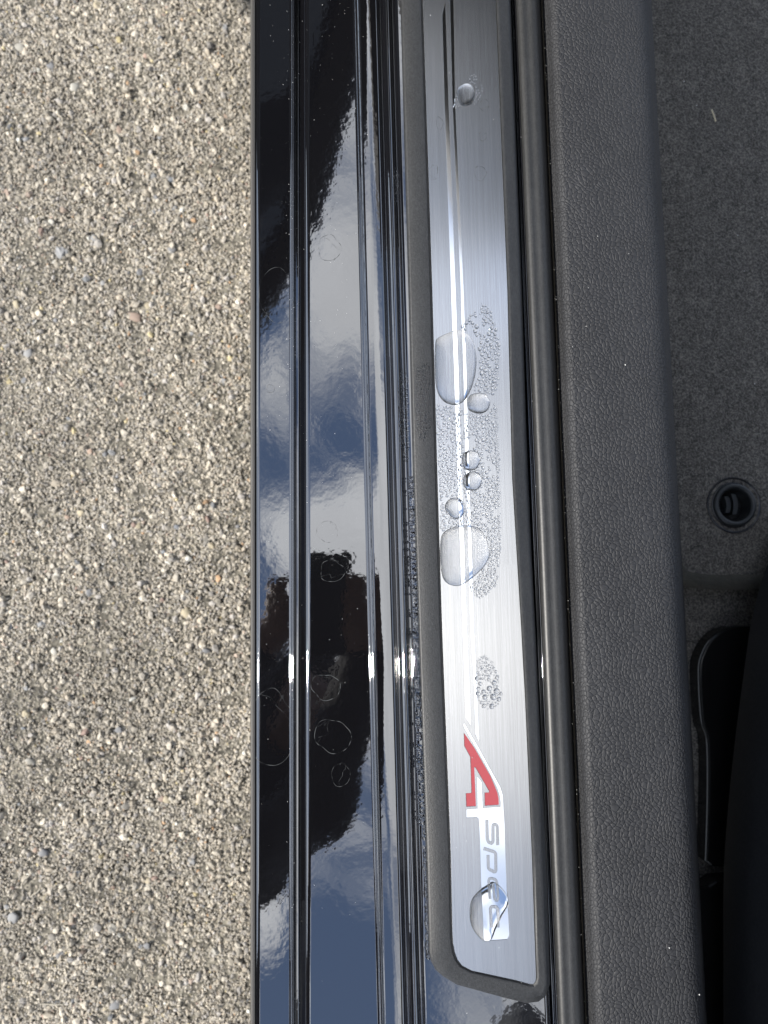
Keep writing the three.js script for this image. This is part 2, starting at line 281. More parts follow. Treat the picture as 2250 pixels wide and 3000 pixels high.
// scuff plate -------------------------------------------------------
const HP = 0.0078; // top of the brushed metal
const scuff = group('scuff_plate', car, 'kick plate of brushed metal in a satin black plastic frame');
const extend = (a, b, v) => [a[0] + (b[0] - a[0]) * (v - a[1]) / (b[1] - a[1]), v];
const VT = -1400; // plate runs on past the top of the photograph
const metalL = [[1238, 0], [1266, 850], [1281, 1400], [1295, 1850], [1320, 2500], [1325, 2735], [1327, 2765], [1332, 2790], [1340, 2812], [1353, 2829], [1381, 2844], [1512, 2872.5], [1550, 2883], [1563, 2884], [1570, 2874]];
const metalR = [[1571, 2861], [1566, 2717], [1558.7, 2500], [1539, 2050], [1528, 1850], [1501, 1400], [1487, 850], [1453, 0]];
const outerL = [[1176, 0], [1199.5, 850], [1213, 1400], [1228, 1850], [1251, 2500], [1257, 2735], [1258.5, 2789], [1264, 2820], [1277, 2844], [1299, 2863], [1338, 2887], [1480, 2926], [1545, 2943], [1580, 2940], [1601, 2926]];
const outerR = [[1616, 2890], [1612, 2717], [1605.7, 2500], [1583, 2050], [1574, 1850], [1551, 1400], [1534, 850], [1501, 0]];
const M2 = [extend(metalL[0], metalL[1], VT), ...metalL, ...metalR, extend(metalR[7], metalR[6], VT)];
const O2 = [extend(outerL[0], outerL[1], VT), ...outerL, ...outerR, extend(outerR[7], outerR[6], VT)];
const w2 = (u, v, h) => { const p = P(u, v, h); return new THREE.Vector2(p.x, -p.z); };
function flatShape(list, h) { return new THREE.Shape(list.map(([u, v]) => w2(u, v, h))); }
function slab(shape, y0, y1, bevel = 0.00012) { const g = new THREE.ExtrudeGeometry(shape, { depth: Math.max(1e-5, y1 - y0 - bevel), bevelEnabled: bevel > 0, bevelThickness: bevel, bevelSize: bevel, bevelOffset: -bevel, bevelSegments: 1, curveSegments: 8 }); g.rotateX(-Math.PI / 2); g.translate(0, y0, 0); return g; }
{
  const n = M2.length, secL = [[0, 4.05], [0, 6.6], [0.03, 7.5], [0.09, 8.2], [0.18, 8.45], [0.80, 8.6], [0.86, 8.5], [0.90, 8.1], [0.93, 6.6], [0.985, 6.5], [1.0, 6.6], [1.05, 6.6]],
    secR = [[0, 2.4], [0.02, 4.0], [0.10, 5.0], [0.3, 6.4], [0.6, 8.0], [0.74, 8.7], [0.80, 8.8], [0.86, 8.75], [0.94, 8.3], [0.985, 7.0], [1.0, 6.6], [1.1, 6.6]];
  const pos = [], uv = [], idx = [], m = secL.length;
  for (let i = 0; i < n; i++) {
    const t = i < 13 ? 0 : i > 17 ? 1 : (i - 12) / 6;
    for (let k = 0; k < m; k++) { const s = mix(secL[k][0], secR[k][0], t), h = mix(secL[k][1], secR[k][1], t) / 1000, u = mix(O2[i][0], M2[i][0], s), v = mix(O2[i][1], M2[i][1], s), p = P(u, v, HP); pos.push(p.x, h, p.z); uv.push(p.x, p.z); }
  }
  for (let i = 0; i < n - 1; i++) for (let k = 0; k < m - 1; k++) { const a = i * m + k, b = a + 1, c = a + m, d = c + 1; idx.push(a, b, c, b, d, c); }
  mesh('plate_frame', toCreasedNormals(geoFrom(pos, idx, uv), 0.7), M.satin, scuff, 'satin black plastic frame around the brushed metal');
}
const stripeA = [[1293, -20], [1304.6, 6], [1314, 300], [1335, 850], [1368, 1850], [1374, 1980], [1379.5, 2127], [1378, 2123], [1366, 2102], [1355.5, 1850], [1322, 850], [1302.5, 300], [1295.5, 40]].map(([u, v]) => [u, v]);
stripeA.shift();
const stripeB = [[1318 - 4, -160], [1327, -160 + 20], [1333.5, 300], [1358.5, 850], [1389, 1850], [1395.5, 1980], [1402.5, 2150], [1404, 2170], [1401, 2166], [1393.5, 2151.5], [1387.6, 1980], [1378.5, 1850], [1350, 850], [1326, 300]];
const badge = [[1360, 2118], [1384, 2160], [1406, 2197.6], [1433, 2248], [1452, 2281.7], [1465.6, 2306], [1472.4, 2328], [1474, 2351], [1475, 2372], [1478, 2411], [1480.5, 2499], [1484, 2590], [1489, 2680], [1492, 2740], [1486, 2752], [1418, 2756], [1414, 2680], [1410, 2587], [1406, 2458], [1403, 2398], [1398, 2394], [1367, 2395], [1367, 2372], [1400, 2369.5], [1399, 2276], [1411, 2292], [1414, 2368], [1467, 2364.5], [1467.6, 2351], [1464.5, 2330.5], [1458, 2309], [1444, 2281], [1424, 2242], [1397, 2194.5], [1363, 2137.5], [1358, 2126]];
const c4 = (l) => l.map(([x, y]) => [1330 + x / 7.375, 2100 + y / 7.375]), c5 = (l) => l.map(([x, y]) => [1330 + x / 7.375, 2350 + y / 7.375]), c7 = (l) => l.map(([x, y]) => [1150 + x / 2.765, 2500 + y / 2.765]);
const redA = c4([[215, 350], [450, 690], [660, 1060], [790, 1290], [880, 1500], [940, 1650], [965, 1760], [970, 1900], [670, 1920], [665, 1645], [755, 1640], [765, 1610], [460, 1085], [440, 1095], [475, 1930], [270, 1940], [260, 1660], [378, 1650], [380, 1600], [357, 880], [345, 850], [225, 630]]);
{
  const body = flatShape(M2, HP);
  for (const l of [stripeA, stripeB, badge, redA]) { const s = flatShape(l, HP); body.holes.push(new THREE.Path(s.getPoints().reverse())); }
  mesh('brushed_plate', slab(body, 0.0066, HP, 0.00022), M.brushed, scuff, 'brushed silver metal strip');
  const low = HP - 0.00035;
  const grown = (l, h) => slab(flatShape(l, h), 0.0067, low, 0);
  mesh('polished_stripe', grown(stripeA, HP), M.polished, scuff); mesh('polished_stripe', grown(stripeB, HP), M.polished, scuff);
  mesh('polished_panel', grown(badge, HP), M.polished, scuff, 'polished recessed badge panel');
  mesh('red_letter', grown(redA, HP), M.red, scuff, 'glossy red letter A');
  // raised brushed letters: a stroke along a polyline
  function stroke(list, w) {
    const pts = new THREE.CatmullRomCurve3(list.map(([u, v]) => { const p = P(u, v, HP); return new THREE.Vector3(p.x, -p.z, 0); }), false, 'catmullrom', 0.12).getSpacedPoints(40), L = [], R = [];
    const hw = w / 2 / F * (CAM_H - HP);
    pts.forEach((p, i) => { const a = pts[Math.max(0, i - 1)], b = pts[Math.min(40, i + 1)], dx = b.x - a.x, dy = b.y - a.y, l = Math.hypot(dx, dy); L.push(new THREE.Vector2(p.x - dy / l * hw, p.y + dx / l * hw)); R.unshift(new THREE.Vector2(p.x + dy / l * hw, p.y - dx / l * hw)); });
    return slab(new THREE.Shape([...L, ...R]), low - 0.0001, HP + 0.00002, 0.0001);
  }
  const letters = [
    ['raised letter s', [c5([[712, 385], [722, 790], [748, 865], [815, 893], [846, 850], [846, 560], [850, 490], [905, 485], [938, 530], [946, 930]])], 9.2],
    ['raised letter p', [c5([[640, 1005], [870, 1078], [903, 1120], [906, 1300], [905, 1490], [880, 1515], [775, 1462], [745, 1420], [738, 1145]])], 8.8],
    ['raised letter e', [c5([[775, 2085], [752, 1700], [772, 1648], [890, 1672], [928, 1730], [948, 2070], [925, 2125], [885, 2110], [868, 2050], [845, 1770]])], 7.6],
    ['raised letter c', [c7([[798, 598], [791, 450], [802, 428], [838, 432], [850, 452], [856, 602]])], 8.8]];
  for (const [label, lines, w] of letters) mesh('raised_letter', mergeGeometries(lines.map((l) => stroke(l, w))), M.brushed, scuff, label);
}

// weatherstrip and leather sill cover -------------------------------
mesh('weatherstrip', loft([[1572, -12, 0], [1574, 3, 1.2], [1580, 6.6, 2.2], [1592, 8.2, 3], [1606, 7.6, 3], [1620, 8.6, 3], [1636, 7.2, 3], [1645, 4.0, 2], [1648, -6, 0]]), M.rubber, car, 'ribbed black rubber door seal');
mesh('gap_lining', loft([[1640, -14, 0], [1652, -12, 2], [1668, -6, 0]]), M.darkGap, car);
mesh('sill_cover', loft([[1650, -14, 0], [1655, -2, 2], [1668, 4, 4], [1679, 11, 5], [1694, 14.2, 6], [1760, 15.5, 10], [1900, 14, 20], [1955, 11.5, 8], [1978, 5, 5], [1985, -12, 4], [1990, -140, 0]], ZA, ZB, 60,
  (x, y, z) => [0.0006 * (fbm(z * 9 + 4, 2, 3) - 0.5), y > 0 ? 0.0014 * (fbm(x * 22, z * 12, 3) - 0.5) : 0]), M.leather, car, 'grained black leather look cover beside the door seal');

// floor --------------------------------------------------------------
const HC = -0.186, HM = -0.158;
{
  const a = P(1900, 1500, HC).x, g = new THREE.BoxGeometry(0.62, 0.01, ZB - ZA); g.translate(a + 0.31, HC - 0.005, (ZA + ZB) / 2);
  const uv = g.attributes.uv, po = g.attributes.position; for (let i = 0; i < uv.count; i++) uv.setXY(i, po.getX(i), po.getZ(i));
  mesh('floor_carpet', g, M.mat, car, 'floor carpet showing between the mat and the seat');
}
// seat ---------------------------------------------------------------
{
  const seat = group('front_seat', car, 'dark front seat beside the sill');
  // side shield: a leaning smooth panel whose lower edge runs past the carpet
  const edge = [[2350, 1450], [2290, 1560], [2246, 1660], [2205, 1800], [2178, 1980], [2152, 2180], [2130, 2400], [2120, 2560], [2119, 2800], [2120, 3150], [2122, 3600]];
  const pos = [], uv = [], idx = [], sec = [[0.09, -0.187], [0.05, -0.136], [0, -0.132], [0.0, -0.10], [0.004, -0.085], [0.018, -0.055], [0.03, -0.02], [0.036, 0.0], [0.043, 0.010], [0.07, 0.022], [0.12, 0.03], [0.2, 0.032]];
  const crv = new THREE.CatmullRomCurve3(edge.map(([u, v]) => P(u, v, -0.132))).getPoints(60);
  crv.forEach((p) => sec.forEach(([dx, h]) => { pos.push(p.x + dx, h, p.z); uv.push(dx + h, p.z); }));
  for (let i = 0; i < crv.length - 1; i++) for (let k = 0; k < sec.length - 1; k++) { const A = i * sec.length + k, B = A + 1, C = A + sec.length, D = C + 1; idx.push(A, C, B, B, C, D); }
  mesh('side_shield', toCreasedNormals(geoFrom(pos, idx, uv), 0.9), M.seat, seat, 'smooth dark seat side shield');
  const p0 = P(2300, 2200, 0.05), cush = new RoundedBoxGeometry(0.5, 0.16, 0.9, 5, 0.05); cush.translate(p0.x + 0.30, 0.02, p0.z + 0.42);
  mesh('cushion', cush, M.seat, seat);
  const back = new RoundedBoxGeometry(0.5, 0.7, 0.16, 5, 0.06); back.rotateX(0.35); back.translate(p0.x + 0.32, 0.38, p0.z + 0.98); mesh('backrest', back, M.seat, seat);
  // rail cover of shiny black plastic under the seat
  const cov = [[2210, 1836], [2140, 1838], [2105, 1852], [2075, 1880], [2056, 1915], [2047, 1950], [2047, 2010], [2052, 2090], [2058, 2130], [2066, 2150], [2071, 2180], [2073, 2260], [2072, 2360], [2069, 2470], [2067, 2525], [2085, 2540], [2170, 2545], [2230, 2500], [2240, 1900]];
  const hc = -0.168, curve = new THREE.SplineCurve(cov.slice(1, 15).map(([u, v]) => w2(u, v, hc))).getPoints(70);
  const shp = new THREE.Shape([...curve, ...cov.slice(15).map(([u, v]) => w2(u, v, hc)), w2(2210, 1836, hc)]);
  const g = new THREE.ExtrudeGeometry(shp, { depth: 0.014, bevelEnabled: true, bevelThickness: 0.003, bevelSize: 0.003, bevelOffset: -0.003, bevelSegments: 4 }); g.rotateX(-Math.PI / 2); g.translate(0, hc - 0.017, 0);
  mesh('rail_cover', g, M.blackGloss, seat, 'shiny black plastic cover over the seat rail');
  const rear = new THREE.Shape([[2000, 2604], [2050, 2600], [2078, 2596], [2100, 2582], [2180, 2575], [2200, 3600], [2000, 3600]].map(([u, v]) => w2(u, v, -0.166))), rg = new THREE.ExtrudeGeometry(rear, { depth: 0.015, bevelEnabled: true, bevelThickness: 0.003, bevelSize: 0.003, bevelOffset: -0.003, bevelSegments: 3 }); rg.rotateX(-Math.PI / 2); rg.translate(0, -0.184, 0);
  mesh('rear_rail_cover', rg, M.blackGloss, seat, 'flat black cover behind the rail cover');
  const mk = []; const rr = rng(8); for (let i = 0; i < 9; i++) { const p = P(2082 + 0.4 * i - (i % 3), 1976 + i * 8.5, hc + 0.0005), b = new THREE.BoxGeometry(0.0016, 0.0004, 0.0006); b.rotateY(rr() * 1.4 - 0.7); b.translate(p.x, hc + 0.0003, p.z); mk.push(b); }
  mesh('moulded_mark', mergeGeometries(mk), M.blackGloss, seat);
}

// upper body outside the frame: roof, pillars, open door --------------
{
  const box = (w, h, d, r = 0.02) => new RoundedBoxGeometry(w, h, d, 3, r);
  const roof = box(0.9, 0.05, 1.7, 0.02); roof.translate(0.97, 1.13, 0.35); mesh('roof', roof, M.headliner, car, 'car roof with grey headliner');
  const bar = (a, b, w, d) => { const A = new THREE.Vector3(...a), B = new THREE.Vector3(...b), L = A.distanceTo(B), g = box(w, d, L, 0.02); const o = new THREE.Object3D(); o.position.copy(A).add(B).multiplyScalar(0.5); o.lookAt(B); o.updateMatrix(); return g.applyMatrix4(o.matrix); };
  mesh('roof_rail', bar([0.52, 1.12, -0.5], [0.52, 1.12, 1.2], 0.07, 0.07), M.paint, car);
  mesh('front_pillar', bar([0.44, 1.10, -0.70], [0.10, 0.52, -1.48], 0.2, 0.1), M.trim, car, 'front roof pillar');
  mesh('centre_pillar', bar([0.13, -0.02, 0.70], [0.42, 1.12, 0.98], 0.10, 0.13), M.trim, car, 'pillar behind the front door opening');
  { const a = [0.48, 1.09, -0.74], b = [0.14, 0.52, -1.50], c = [1.25, 0.52, -1.56], d = [1.2, 1.12, -0.84], pos = [...a, ...b, ...c, ...d, ...[a, b, c, d].flatMap((p) => [p[0], p[1] + 0.006, p[2] - 0.003])]; const wg = geoFrom(pos, [0, 1, 2, 0, 2, 3, 4, 6, 5, 4, 7, 6]).toNonIndexed(); wg.computeVertexNormals(); mesh('windscreen', wg, M.tinted, car, 'dark tinted windscreen'); }
  const door = group('front_door', car, 'open front door with dark tinted window');
  const hinge = new THREE.Vector3(0.10, 0, -1.07), phi = 0.873, along = new THREE.Vector3(-Math.sin(phi), 0, Math.cos(phi)), inw = new THREE.Vector3(Math.cos(phi), 0, Math.sin(phi));
  const at = (s, h, lean) => hinge.clone().addScaledVector(along, s).addScaledVector(inw, lean).setY(h).toArray();
  const quad = (pts, th) => { const pos = [], idx = []; for (const t of [0, th]) for (const p of pts) pos.push(p[0] - inw.x * t, p[1], p[2] - inw.z * t); const n = pts.length; for (let i = 1; i < n - 1; i++) { idx.push(0, i, i + 1); idx.push(n, n + i + 1, n + i); } for (let i = 0; i < n; i++) { const j = (i + 1) % n; idx.push(i, n + i, j, j, n + i, n + j); } const g = geoFrom(pos, idx).toNonIndexed(); g.computeVertexNormals(); return g; };
  mesh('door_panel', quad([at(0, -0.02, 0), at(0.76, -0.02, 0), at(0.80, 0.3, 0.02), at(0.80, 0.56, 0.06), at(0.0, 0.52, 0.06)], 0.1), M.trim, door, 'black inner panel of the open door');
  mesh('window_glass', quad([at(0.05, 0.53, 0.05), at(0.79, 0.57, 0.05), at(0.77, 1.06, 0.27), at(0.62, 1.08, 0.28), at(0.35, 0.94, 0.22)], 0.006), M.tinted, door);
  const fr = [at(0.0, 0.5, 0.05), at(0.35, 0.95, 0.225), at(0.62, 1.09, 0.285), at(0.78, 1.07, 0.275), at(0.80, 0.56, 0.055)];
  mesh('window_frame', mergeGeometries(fr.slice(1).map((p, i) => bar(fr[i], p, 0.07, 0.07))), M.trim, door);
}

// ================================================================== THINGS
// floor mat ----------------------------------------------------------
{
  const m = tag(group('floor_mat', scene), 'charcoal carpet floor mat with a round clip hole beside the leather sill cover', 'floor mat');
  const l = [[1890, -300], [1905, 0], [1975, 1300], [1990, 1560], [1994, 1640]], hm = HM;
  const pts = [w2(1700, -1400, hm), w2(1955, 1300, hm), w2(1972, 1600, hm)];
  const corner = [[1972, 1600], [1978, 1650], [1994, 1682], [2022, 1698], [2060, 1704], [2120, 1706], [2240, 1704], [2600, 1700]];
  const shape = new THREE.Shape([w2(1700, -1400, hm), w2(1930, 1000, hm), ...new THREE.SplineCurve(corner.map(([u, v]) => w2(u, v, hm))).getPoints(40), w2(2900, 1690, hm), w2(2900, -1400, hm)]);
  const hole = P(2150, 1480, hm), hp = new THREE.Path(); hp.absarc(hole.x, -hole.z, 0.0205, 0, Math.PI * 2, true); shape.holes.push(hp);
  const g = new THREE.ExtrudeGeometry(shape, { depth: 0.020, bevelEnabled: true, bevelThickness: 0.004, bevelSize: 0.004, bevelOffset: -0.004, bevelSegments: 4, curveSegments: 40 }); g.rotateX(-Math.PI / 2); g.translate(0, HM - 0.024, 0);
  mesh('mat_body', g, M.mat, m);
  // raised bound edge
  const ridge = new THREE.CatmullRomCurve3([[1940, 1100], [1972, 1600], [1978, 1652], [1996, 1684], [2024, 1698], [2062, 1704], [2120, 1706], [2240, 1704], [2500, 1700]].map(([u, v]) => { const p = P(u, v, hm); p.y = HM - 0.0025; return p; }));
  mesh('bound_edge', new THREE.TubeGeometry(ridge, 160, 0.0075, 10), M.matEdge, m, 'napped bound edge of the mat');
  const clip = group('mat_clip', m, 'round black plastic mat clip');
  const lathe = (l) => new THREE.LatheGeometry(l.map(([x, y]) => new THREE.Vector2(x, y)), 64);
  const rm = mesh('ring', lathe([[0.0150, -0.016], [0.0152, 0.0005], [0.0162, 0.0024], [0.0180, 0.0032], [0.0198, 0.0026], [0.0206, 0.0008], [0.0208, -0.002]]), M.clip, clip); rm.position.set(hole.x, HM + 0.001, hole.z); rm.rotation.z = 0.05;
  const fm = mesh('flange', lathe([[0.0206, -0.0015], [0.0225, -0.0022], [0.0246, -0.0012], [0.0262, 0.0006], [0.0270, -0.001]]), M.clipDark, clip); fm.position.set(hole.x, HM + 0.001, hole.z);
  const cup = new THREE.CylinderGeometry(0.0152, 0.0152, 0.002, 40); const cm = mesh('cup', cup, M.clipDark, clip); cm.position.set(hole.x, HM - 0.015, hole.z);
  const knob = new THREE.ExtrudeGeometry((() => { const s = new THREE.Shape(); s.moveTo(-0.0035, -0.0095); s.quadraticCurveTo(0.0012, 0, -0.0035, 0.0095); s.lineTo(0.001, 0.0092); s.quadraticCurveTo(0.0058, 0, 0.001, -0.0092); return s; })(), { depth: 0.010, bevelEnabled: true, bevelThickness: 0.0008, bevelSize: 0.0007, bevelSegments: 3 }); knob.rotateX(-Math.PI / 2);
  for (const [dx, s] of [[-0.0035, 0.8], [0.0022, 1]]) { const k = mesh('catch', knob, M.clip, clip); k.position.set(hole.x + dx, HM - 0.0125, hole.z - 0.001); k.scale.set(0.8, s, s); }
  // pile: short fibres
  const r = rng(66), n = 52000, tri = new THREE.BufferGeometry(); tri.setAttribute('position', new THREE.Float32BufferAttribute([-0.00014, 0, 0, 0.00014, 0, 0, 0.0002, 0.0011, 0.0006, 0, 0, -0.00014, 0, 0, 0.00014, 0.0002, 0.0011, 0.0006], 3)); tri.computeVertexNormals();
  const im = new THREE.InstancedMesh(tri, std(lin(1, 1, 1), 0.9), n); im.name = 'carpet_pile'; im.userData = { kind: 'stuff', label: 'short charcoal fibres of the mat pile' }; im.castShadow = im.receiveShadow = true;
  const m4 = new THREE.Matrix4(), q = new THREE.Quaternion(), col = new THREE.Color(), eu = new THREE.Euler(); let i = 0;
  while (i < n) { const u = 1900 + r() * 450, v = -150 + r() * 1850, p = P(u, v, HM); if (v > 1600 && u < 2010) continue; if (Math.hypot(p.x - hole.x, p.z - hole.z) < 0.0266) continue; eu.set((r() - 0.5) * 1.8, r() * 6.3, (r() - 0.5) * 1.8); q.setFromEuler(eu); const s = 0.6 + 1.0 * r(); m4.compose(new THREE.Vector3(p.x, HM - 0.0003, p.z), q, new THREE.Vector3(s, s, s)); im.setMatrixAt(i, m4); const c = 0.05 + 0.28 * Math.pow(r(), 2.2); col.setRGB(c, c * 0.94, c * 0.84); im.setColorAt(i, col); i++; }
  m.add(im);
}
{ // straw and crumbs
  const a = P(2085, 321, HM + 0.002), b = P(2097, 356, HM + 0.002), mid = a.clone().lerp(b, 0.5); mid.x += 0.0002;
  const g = new THREE.TubeGeometry(new THREE.CatmullRomCurve3([a, mid, b]), 10, 0.00062, 6); top('straw', g, M.straw, 'short pale straw lying on the charcoal floor mat', 'straw');
  const r = rng(19), cg = mergeVertices(new THREE.IcosahedronGeometry(0.0006, 0).deleteAttribute('uv').deleteAttribute('normal')).toNonIndexed(); cg.computeVertexNormals();
  const spots = [[2003, 240], [2180, 795], [2210, 1125], [2040, 310], [2160, 690], [2230, 638]];
  for (const [u, v] of spots) { const p = P(u, v, HM), o = top('crumb', cg, M.dust, 'tiny pale crumb on the charcoal floor mat', 'crumb', 'crumbs on the floor mat'); o.position.set(p.x, HM + 0.0008, p.z); o.rotation.set(r() * 6, r() * 6, 0); o.scale.setScalar(0.5 + 0.6 * r()); }
  for (const [u, v] of [[1751, 692], [1842, 743], [1724, 843], [1832, 1069], [1678, 1016], [1961, 2777], [2049, 2914], [1717, 956]]) { const h = 0.0152, p = P(u, v, h), o = top('crumb', cg, M.dust, 'tiny pale crumb on the grained leather sill cover', 'crumb', 'crumbs on the sill cover'); o.position.set(p.x, h, p.z); o.rotation.set(r() * 6, r() * 6, 0); o.scale.setScalar(0.3 + 0.5 * r()); }
}

// water --------------------------------------------------------------
const platePt = (u, v) => P(u, v, HP);
function dropGeo(outline, H, k = 2.8, e = 0.66) { // outline in photograph pixels on the plate
  const pts = new THREE.CatmullRomCurve3(outline.map(([u, v]) => platePt(u, v)), true, 'catmullrom', 0.5).getSpacedPoints(95), n = 96, c = new THREE.Vector3(); pts.length = n; pts.forEach((p) => c.addScaledVector(p, 1 / n));
  const rings = 22, pos = [c.x, H, c.z], idx = [];
  for (let j = 1; j <= rings; j++) { const t = Math.sin(j / rings * Math.PI / 2); pts.forEach((p) => pos.push(mix(c.x, p.x, t), H * Math.pow(Math.max(0, 1 - Math.pow(t, k)), e), mix(c.z, p.z, t))); }
  pts.forEach((p) => pos.push(mix(c.x, p.x, 0.995), -0.00035, mix(c.z, p.z, 0.995))); pos.push(c.x, -0.00035, c.z);
  const last = 1 + (rings + 1) * n;
  for (let i = 0; i < n; i++) { const j = (i + 1) % n; idx.push(0, 1 + j, 1 + i); for (let q = 0; q < rings; q++) { const a = 1 + q * n + i, b = 1 + q * n + j; idx.push(a, b, a + n, b, b + n, a + n); } const a = 1 + rings * n + i, b = 1 + rings * n + j; idx.push(a, b, last); }
  const g = geoFrom(pos, idx); const nn = g.attributes.normal; if (nn.getY(0) < 0) { const ix = g.index.array; for (let i = 0; i < ix.length; i += 3) { const t = ix[i]; ix[i] = ix[i + 1]; ix[i + 1] = t; } g.computeVertexNormals(); }
  g.translate(-c.x, 0, -c.z); return [g, c];
}
const drops = [
  ['wide flat water drop across the polished stripes, beside a field of tiny beads', [[1275, 1010], [1283, 990], [1320, 973], [1345, 967], [1360, 972], [1380, 990], [1392, 1020], [1396, 1060], [1391, 1105], [1380, 1140], [1362, 1172], [1338, 1186], [1310, 1182], [1290, 1165], [1278, 1135], [1274, 1080]], 0.0034],
  ['round water drop touching the lower edge of the wide flat drop', [[1368, 1180], [1375, 1160], [1395, 1152], [1420, 1154], [1433, 1170], [1436, 1178], [1430, 1200], [1412, 1211], [1390, 1210], [1373, 1200]], 0.0024],
  ['domed water drop on the second stripe, upper of a touching pair', [[1353, 1342], [1360, 1326], [1378, 1320], [1398, 1325], [1408, 1345], [1400, 1368], [1385, 1378], [1368, 1377], [1356, 1365]], 0.0024],
  ['domed water drop on the second stripe, lower of a touching pair', [[1356, 1412], [1360, 1394], [1378, 1382], [1398, 1384], [1411, 1402], [1408, 1424], [1393, 1437], [1375, 1436], [1361, 1428]], 0.0024],
  ['small water drop on the first stripe above the largest round drop', [[1303, 1486], [1312, 1466], [1330, 1458], [1348, 1462], [1360, 1478], [1361, 1500], [1350, 1516], [1330, 1520], [1314, 1506]], 0.0023],
  ['largest round water drop, flat topped, over both polished stripes', [[1291, 1580], [1300, 1560], [1320, 1547], [1345, 1540], [1385, 1541], [1412, 1556], [1428, 1585], [1434, 1620], [1425, 1650], [1403, 1676], [1375, 1700], [1345, 1716], [1318, 1713], [1300, 1698], [1292, 1670], [1289, 1625]], 0.0034],
  ['clear water drop lying over the raised letters of the badge', [[1376, 2680], [1380, 2640], [1400, 2612], [1425, 2595], [1445, 2584], [1468, 2600], [1487, 2628], [1487, 2655], [1468, 2690], [1452, 2725], [1440, 2752], [1420, 2758], [1400, 2742], [1382, 2715]], 0.0028],
  ['lone water drop with a fringe of bright beads near the plate front', [[1337, 270], [1343, 255], [1360, 245], [1378, 248], [1390, 263], [1390, 285], [1382, 304], [1365, 311], [1350, 308], [1342, 292]], 0.0025],
];
for (const [label, outline, H] of drops) { const [g, c] = dropGeo(outline, H); const o = top('water_drop', g, M.water, label, 'water drop', 'water drops on the kick plate'); o.position.set(c.x, HP, c.z); }
const inside = (poly, u, v) => { let k = false; for (let i = 0, j = poly.length - 1; i < poly.length; j = i++) { const [a, b] = poly[i], [c, d] = poly[j]; if ((b > v) !== (d > v) && u < (c - a) * (v - b) / (d - b) + a) k = !k; } return k; };
